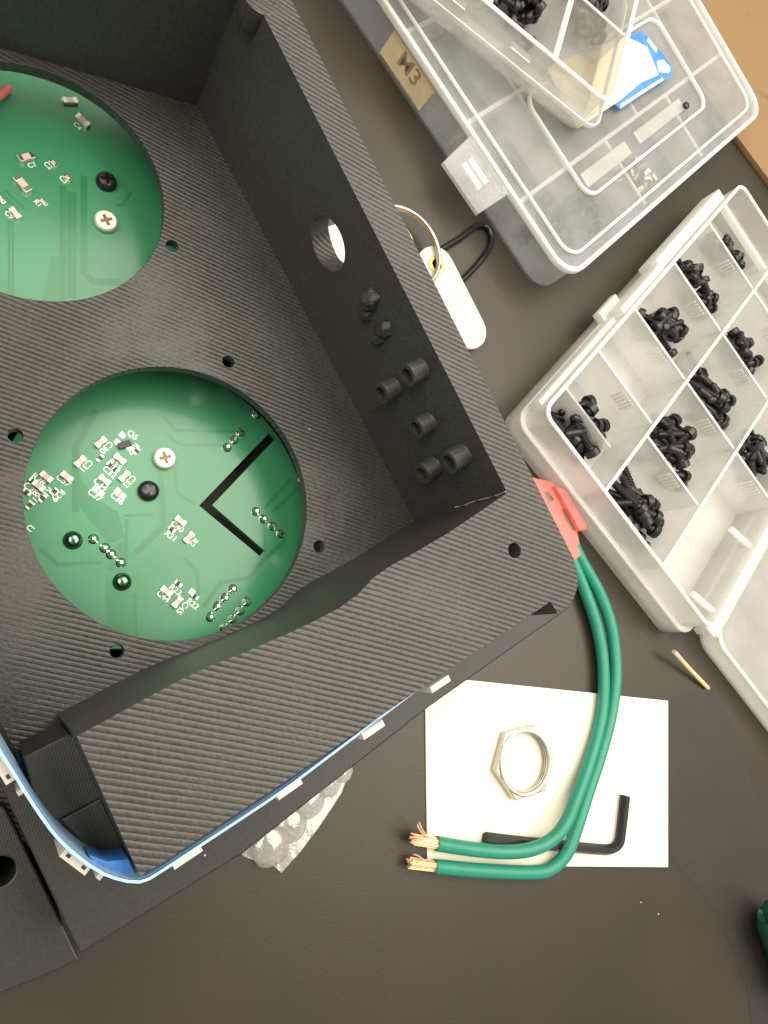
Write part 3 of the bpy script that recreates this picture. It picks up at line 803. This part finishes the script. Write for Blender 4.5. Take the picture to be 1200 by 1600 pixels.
# folded-back lid
lid = B.poly(rrect(9, -WV - 122, LU + 2, -WV - 11, 9))
lin = B.poly(rrect(10.2, -WV - 120.8, LU + 0.8, -WV - 12.2, 8))
ld = plate('lid', lid, [], 1.0, 2.2, M['frost_lid2'], org)
plate('lid_wall', lid, [lin], 2.2, 9.5, M['frost_wall'], ld)
plate('lid_edge', B.poly(rrect(8.6, -WV - 122.4, LU + 2.4, -WV - 10.6, 9)), [lin], 9.5, 10.4, M['frost_rim'], ld, 0.3)
B.box('hinge_bar', 3, -WV - 5.8, LU - 4, -WV - 0.3, 15.5, 17.0, M['frost_rim'], org, 0.4)
B.box('hinge_bar', 8, -WV - 11.5, LU - 4, -WV - 5.6, 11.0, 12.4, M['frost_wall'], org, 0.4)
B.box('hinge_bar', 3, -WV - 4.2, LU - 4, -WV - 1.6, 10.0, 13.5, M['frost_wall'], org, 0.4)

cells = [  # (area u0 v0 u1 v1, count, mesh, label, group, name, levels, direction)
    ((10, -28, 30, -9), 16, SCR_L, 'long black screw piled in the front corner compartment beside the enclosure', 'screws in the corner compartment', 'long_screw', 3, 80),
    ((84, -33, 100, -8), 17, SCR_M, 'medium black screw piled beside the latch in the side lane', 'screws beside the latch', 'medium_screw', 3, None),
    ((116, -33, 134, -6), 20, SCR_S, 'short stubby black screw heaped past the latch in the side lane', 'stubby screws in the side lane', 'short_screw', 3, None),
    ((150, -33, 167, -10), 15, SCR_S, 'short black screw at the far end of the side lane', 'screws at the far end', 'short_screw', 2, None),
    ((9, -68, 29, -42), 20, SCR_L, 'long black screw in the middle lane compartment against the front wall', 'screws in the middle lane front', 'long_screw', 3, 60),
    ((44, -68, 64, -42), 17, SCR_L, 'long black screw in the second middle-lane compartment from the front wall', 'screws in the middle lane second cell', 'long_screw', 3, 70),
    ((80, -68, 99, -42), 16, SCR_L, 'long black screw in the third middle-lane compartment from the front wall', 'screws in the middle lane third cell', 'long_screw', 3, 75),
    ((116, -68, 134, -42), 18, SCR_S, 'short shiny black screw in the fourth middle-lane compartment from the front wall', 'screws in the middle lane fourth cell', 'short_screw', 3, None),
    ((82, -100, 100, -77), 16, SCR_M, 'medium black screw in the lane next to the hinge', 'screws in the hinge lane', 'medium_screw', 3, None),
]
for i, (ar, n, me, lb, gr, nm, lv, dd) in enumerate(cells):
    pile(B, ar, 1.5, n, me, lb, gr, nm, 40 + i, levels=lv, dirdeg=dd)

# ------------------------------------------------------------------ closed box under the stack
A = Frame((173.3, 131.1), 43.0)
AU, AV, AH = 172.0, 150.0, 17.0
bx = empty('closed_box', (*A.p(80, 60), 0)); tag(bx, 'wide closed frosted storage box with masking tape label on its side', 'storage box')
plate('base', A.poly(rrect(0.6, 0.6, AU - 0.6, AV, 9)), [], 0.0, 1.2, M['frost_mid'], bx)
plate('wall', A.poly(rrect(0.6, 0.6, AU - 0.6, AV, 9)), [A.poly(rrect(1.8, 1.8, AU - 1.8, AV - 1.2, 8))], 1.2, AH - 1.6, M['frost_mid'], bx)
pl_ = plate('lid', A.poly(rrect(-0.6, -0.6, AU + 0.6, AV + 0.6, 10)), [], AH - 1.6, AH - 0.6, M['frost_lid'], bx)
plate('lid_rim', A.poly(rrect(-1.2, -1.2, AU + 1.2, AV + 1.2, 10.5)), [A.poly(rrect(0.6, 0.6, AU - 0.6, AV - 0.6, 9))], AH - 2.2, AH + 0.5, M['frost_rim'], pl_, 0.4)
plate('lid_step', A.poly(rrect(5.6, 4.0, AU - 5, AV - 5, 8)), [A.poly(rrect(6.8, 5.2, AU - 6.2, AV - 6.2, 7))], AH - 0.6, AH + 0.4, M['frost_rim'], pl_, 0.25)
plate('lid_recess_ridge', A.poly(rrect(32, 17, 135, 62, 7)), [A.poly(rrect(33.2, 18.2, 133.8, 60.8, 6))], AH - 0.6, AH + 0.9, M['frost_rim'], pl_, 0.3)
A.box('lid_rib', 36, 21, 70, 27, AH - 0.6, AH + 0.3, M['frost_lid2'], pl_, 0.6)
A.box('lid_rib', 78, 22, 118, 27.5, AH - 0.6, AH + 0.2, M['frost_lid2'], pl_, 0.6)
for u, v0, v1 in ((63, 1.8, 32), (114.5, 1.8, 32), (34, 32, 148), (90, 32, 148), (140, 32, 148)):
    d = A.box('divider', u - 0.5, v0, u + 0.5, v1, 1.2, AH - 2.6, M['frost_div'], bx)
    A.box('divider_edge', u - 0.7, v0, u + 0.7, v1, AH - 2.6, AH - 1.8, M['frost_rim'], d, 0.2)
for v in (32.0, 64.5, 100.0):
    d = A.box('divider', 1.8, v - 0.5, AU - 1.8, v + 0.5, 1.2, AH - 2.6, M['frost_div'], bx)
    A.box('divider_edge', 1.8, v - 0.8, AU - 1.8, v + 0.8, AH - 2.6, AH - 1.9, M['frost_rim'], d, 0.2)
# latch flap hanging from the lid
fv = A.poly([(-1.2, 36), (-1.2, 60)])
lat = from_verts('latch', [tuple(A.p3(u, v, z)) for (u, v, z) in (
    (-1, 36.5, AH - 0.5), (-1, 60, AH - 0.5), (-13, 58.5, 10.5), (-13, 37.5, 10.5), (-1, 36.5, AH - 2), (-1, 60, AH - 2), (-13, 58.5, 9.0), (-13, 37.5, 9.0))],
    [(0, 3, 2, 1), (4, 5, 6, 7), (0, 1, 5, 4), (1, 2, 6, 5), (2, 3, 7, 6), (3, 0, 4, 7)], M['frost_mid'], bx)
for du in (0.0, 2.6):
    from_verts('latch_bar', [tuple(A.p3(u, v, z)) for (u, v, z) in (
        (-4.6 - du, 44, AH - 2.1 - du * .5), (-4.6 - du, 54, AH - 2.1 - du * .5), (-6.2 - du, 54, AH - 2.9 - du * .5), (-6.2 - du, 44, AH - 2.9 - du * .5),
        (-4.6 - du, 44, AH - 3.4 - du * .5), (-4.6 - du, 54, AH - 3.4 - du * .5), (-6.2 - du, 54, AH - 4.2 - du * .5), (-6.2 - du, 44, AH - 4.2 - du * .5))],
        [(0, 3, 2, 1), (4, 5, 6, 7), (0, 1, 5, 4), (1, 2, 6, 5), (2, 3, 7, 6), (3, 0, 4, 7)], M['frost_rim'], lat)
# masking tape on the side wall with hand-written M3
tp = A.box('masking_tape', 0.25, 79.5, 0.6, 103, 2.4, 13.8, M['tape'], bx)
tp['label'] = 'tan masking tape label with faint handwritten M3'
me = text_mesh('M3').copy()
rotm = Matrix((( -A.e2.x, 0, -A.e1.x), (-A.e2.y, 0, -A.e1.y), (0, 1, 0))).to_4x4()
me.transform(Matrix.Translation(A.p3(0.22, 91, 9.0) * MM) @ rotm @ Matrix.Scale(8.5 * MM, 4))
link('handwriting', me, M['ink'], tp)
# contents seen through the lid
pile(A, (10, 6, 50, 28), 1.2, 34, nut_m, 'black nut seen dimly through the lid of the frosted storage box', 'black nuts in the closed box', 'black_nut', 71, flat=0.6, cat='nut', levels=2)
pile(A, (70, 3, 92, 24), 1.2, 22, nut_s, 'bright steel nut seen through the lid of the frosted storage box', 'steel nuts in the closed box', 'steel_nut', 72, flat=0.9, cat='nut', levels=2)
pc = A.p3(118, 23, AH + 0.6)
o = link('black_pellet', lathe_mesh('pellet', [(0.8, 1.6), (1.5, 1.1), (1.6, 0.3), (1.2, -0.1)], 14), M['black_screw'])
o.location = pc * MM; tag(o, 'tiny black screw cap lying on the frosted box lid', 'cap')

# ------------------------------------------------------------------ paper, packet and small clear organizer on top of the closed box
ZT = AH + 1.0
o = plate('snack_packet', A.poly([(76, 37.5), (100, 37.2), (118, 36.5), (123, 39), (121, 50), (117, 59), (80, 62), (74, 42)]), [], ZT - 0.2, ZT + 0.9, M['packet_blue'], None, 0.3)
tag(o, 'blue and white plastic packet under the small clear organizer', 'packet')
plate('white_print', A.poly([(112, 41), (118, 38.2), (121, 39.5), (119.5, 44), (115, 45)]), [], ZT + 0.9, ZT + 1.0, M['white'], o)
plate('white_print', A.poly([(76.5, 38.0), (112, 37.2), (112, 38.2), (77, 39.2)]), [], ZT + 0.9, ZT + 1.0, M['white'], o)
plate('white_print', A.poly([(117.6, 48), (119.8, 49), (118.5, 55), (116.5, 54)]), [], ZT + 0.9, ZT + 1.0, M['white'], o)
o = plate('paper_slip', A.poly([(46, 41), (78, 40.5), (96, 41.5), (110, 40), (113.5, 52), (104, 60), (50, 66)]), [], ZT + 1.0, ZT + 1.4, M['cream'], None, 0.05)
tag(o, 'cream paper slip beneath the small clear organizer', 'paper')
C0 = A.p(44.6, 38.5)
Cc = Frame(C0, 43 + 29)          # u: across (to the upper right), v: along the left edge
CU, CV, CZ, CH = 64.0, 95.0, ZT + 1.4, 17.0
so = empty('small_organizer', (*Cc.p(25, 40), CZ)); tag(so, 'small clear organizer with black screws on top of the closed box', 'organizer')
plate('tray_floor', Cc.poly(rrect(0, 0, CU, CV, 7)), [], CZ, CZ + 0.9, M['clear'], so)
plate('tray_wall', Cc.poly(rrect(0, 0, CU, CV, 7)), [Cc.poly(rrect(1.2, 1.2, CU - 1.2, CV - 1.2, 6))], CZ + 0.9, CZ + CH - 0.7, M['clear'], so)
plate('rim', Cc.poly(rrect(-0.5, -0.5, CU + 0.5, CV + 0.5, 7.5)), [Cc.poly(rrect(1.2, 1.2, CU - 1.2, CV - 1.2, 6))], CZ + CH - 0.7, CZ + CH, M['clear_rim'], so, 0.25)
plate('outer_ledge', Cc.poly(rrect(-4.5, -1.2, CU + 1.5, CV + 1.2, 6)), [Cc.poly(rrect(0.1, 0.1, CU - 0.1, CV - 0.1, 6.9))], CZ + 8.4, CZ + 9.2, M['clear'], so, 0.2)
plate('ledge_edge', Cc.poly(rrect(-4.9, -1.6, CU + 1.9, CV + 1.6, 6.4)), [Cc.poly(rrect(-4.2, -0.9, CU + 1.2, CV + 0.9, 5.8))], CZ + 7.6, CZ + 9.4, M['clear_rim'], so, 0.2)
for v in (27, 56, 80):
    d = Cc.box('divider', 1.2, v - 0.9, CU - 1.2, v + 0.9, CZ + 0.9, CZ + CH - 1.6, M['clear'], so)
    Cc.box('divider_edge', 1.2, v - 1.1, CU - 1.2, v + 1.1, CZ + CH - 1.6, CZ + CH - 0.8, M['clear_rim'], d, 0.3)
d = Cc.box('divider', 36.0, 1.2, 37.0, 26.1, CZ + 0.9, CZ + CH - 1.6, M['clear'], so)
Cc.box('divider_edge', 35.9, 1.2, 37.1, 26.1, CZ + CH - 1.6, CZ + CH - 1.1, M['clear_rim'], d, 0.2)
for v in (34, 62):
    Cc.box('side_clip', -4.4, v, -0.6, v + 9, CZ + 3.0, CZ + 13.0, M['clear'], so, 0.7)
pile(Cc, (14, 30, 54, 52), CZ + 0.9, 44, SCR_S, 'short black screw heaped in the clear organizer beside its middle divider', 'screws in the middle of the clear organizer', 'short_screw', 81, levels=3)
pile(Cc, (40, 5, 60, 24), CZ + 0.9, 24, SCR_S, 'short black screw in the end compartment of the clear organizer', 'screws in the end of the clear organizer', 'short_screw', 82, levels=3)
pile(Cc, (14, 59, 54, 77), CZ + 0.9, 20, SCR_S, 'short black screw in the far compartment of the clear organizer', 'screws in the far part of the clear organizer', 'short_screw', 83, levels=2)

# ------------------------------------------------------------------ key tag, ring, cord
hc = U(682, 414, 3.6).xy
ax = (U(745, 485, 3.6).xy - U(703, 402, 3.6).xy).normalized()
edge = U(714, 420, 3.6).xy
hw = abs((edge - hc).dot(Vector((-ax.y, ax.x))))
T = Frame(hc, math.degrees(math.atan2(ax.y, ax.x)))
kt = empty('key_tag', (hc.x, hc.y, 0)); tag(kt, 'cream oval key tag with brass eyelet on the split ring', 'key tag')
body = []
for i in range(13):
    a = math.radians(90 + 180 * i / 12); body.append((hw * 0.9 * math.cos(a), hw * math.sin(a)))
for i in range(7):
    a = math.radians(-90 + 90 * i / 6); body.append((24.5 + hw * 0.95 * math.cos(a), -hw * 0.05 + hw * 0.95 * math.sin(a)))
for i in range(7):
    a = math.radians(90 * i / 6); body.append((24.5 + hw * 0.95 * math.cos(a), hw * 0.05 + hw * 0.95 * math.sin(a)))
plate('tag_body', T.poly(body), [circle(hc, 1.9, 24)], 2.3, 3.5, M['tag'], kt, 0.08)
plate('eyelet', circle(hc, 3.2, 32), [circle(hc, 1.8, 24)], 2.1, 4.1, M['brass'], kt, 0.3)
rc_ = U(628, 388, 5).xy
rad = (hc - rc_).length
ring = empty('split_ring', (rc_.x, rc_.y, 0)); tag(ring, 'steel split key ring threaded through the cream key tag', 'key ring')
pts = []
for i in range(97):
    a = math.radians(720 * i / 96 + 200)
    pts.append((rc_.x + rad * math.cos(a), rc_.y + rad * math.sin(a), 4.3 + 1.5 * (i / 96)))
tube('coil', pts, 0.8, M['nickel'], ring, n=10, interp=False)
o = plate('tan_tag', U2([(560, 300), (590, 285), (644, 370), (650, 395), (640, 410), (600, 380)], 0.8), [], 0.0, 0.9, M['tan_tag'], None, 0.1)
tag(o, 'tan card scrap peeking out behind the enclosure wall by the key ring', 'card scrap')
car = empty('small_carton', (*(wall_hit(525, 368).xy + n_wall * (THK + 13)), 0))
tag(car, 'small cream carton standing behind the round hole in the enclosure wall', 'carton')
cb = wall_hit(525, 368).xy
for nm, z0, z1, mm in (('navy_band', 0.0, 33.0, 'navy'), ('cream_top', 33.0, 37.0, 'card')):
    plate(nm, [cb + n_wall * (THK + b) + d_wall * a for a, b in ((-12, 8), (-0.5, 8), (-0.5, 18), (-12, 18))], [], z0, z1, M[mm], car, 0.2)
cordp = [U(x, y, 1.2) for x, y in ((668, 402), (694, 387), (722, 370), (746, 352), (760, 354), (768, 368), (765, 388), (744, 416), (718, 442), (690, 468))]
o = tube('cable_loop', cordp, 1.15, M['black_gloss'], None, n=12)
tag(o, 'glossy black cable loop between the key tag and the closed box', 'cable')

# ------------------------------------------------------------------ stick, green tube
stp = [U(1053, 1018, 6), U(1062, 1028, 5.2), U(1078, 1046, 3.4), U(1106, 1075, 1.0)]
st = empty('wooden_stick', (U(1106, 1075, 1).x, U(1106, 1075, 1).y, 0)); tag(st, 'short wooden stick with a pale tip below the open organizer', 'stick')
tube('shaft', stp[1:], 0.85, M['match'], st, n=10)
tube('tip', stp[:2] , lambda t: 0.86 + 0.06 * math.sin(t * 3.14), M['match_tip'], st, n=12, step=0.6)
g = empty('green_cylinder', (U(1240, 1480, 8).x, U(1240, 1480, 8).y, 0)); tag(g, 'dark green capsule lying on the mat beyond the painted shade patch', 'capsule')
ga, gb = U(1210, 1428, 9), U(1262, 1560, 9)
tube('body', [ga, ga + (gb - ga) * 0.05, ga + (gb - ga) * 0.5, gb], lambda t: 5.0 + 3.0 * min(1, t * 8), M['tube_green'], g, n=24, step=1.5)
sd = (gb - ga).normalized(); sv = sd.cross(Vector((0, 0, 1))).normalized()
tube('pale_stripe', [ga + sd * 6 - sv * 0 + Vector((0, 0, 8.0)) + sv * 1.2, ga + sd * 22 + Vector((0, 0, 8.0)) + sv * 1.2], 0.4, M['white'], g, n=8, interp=False)
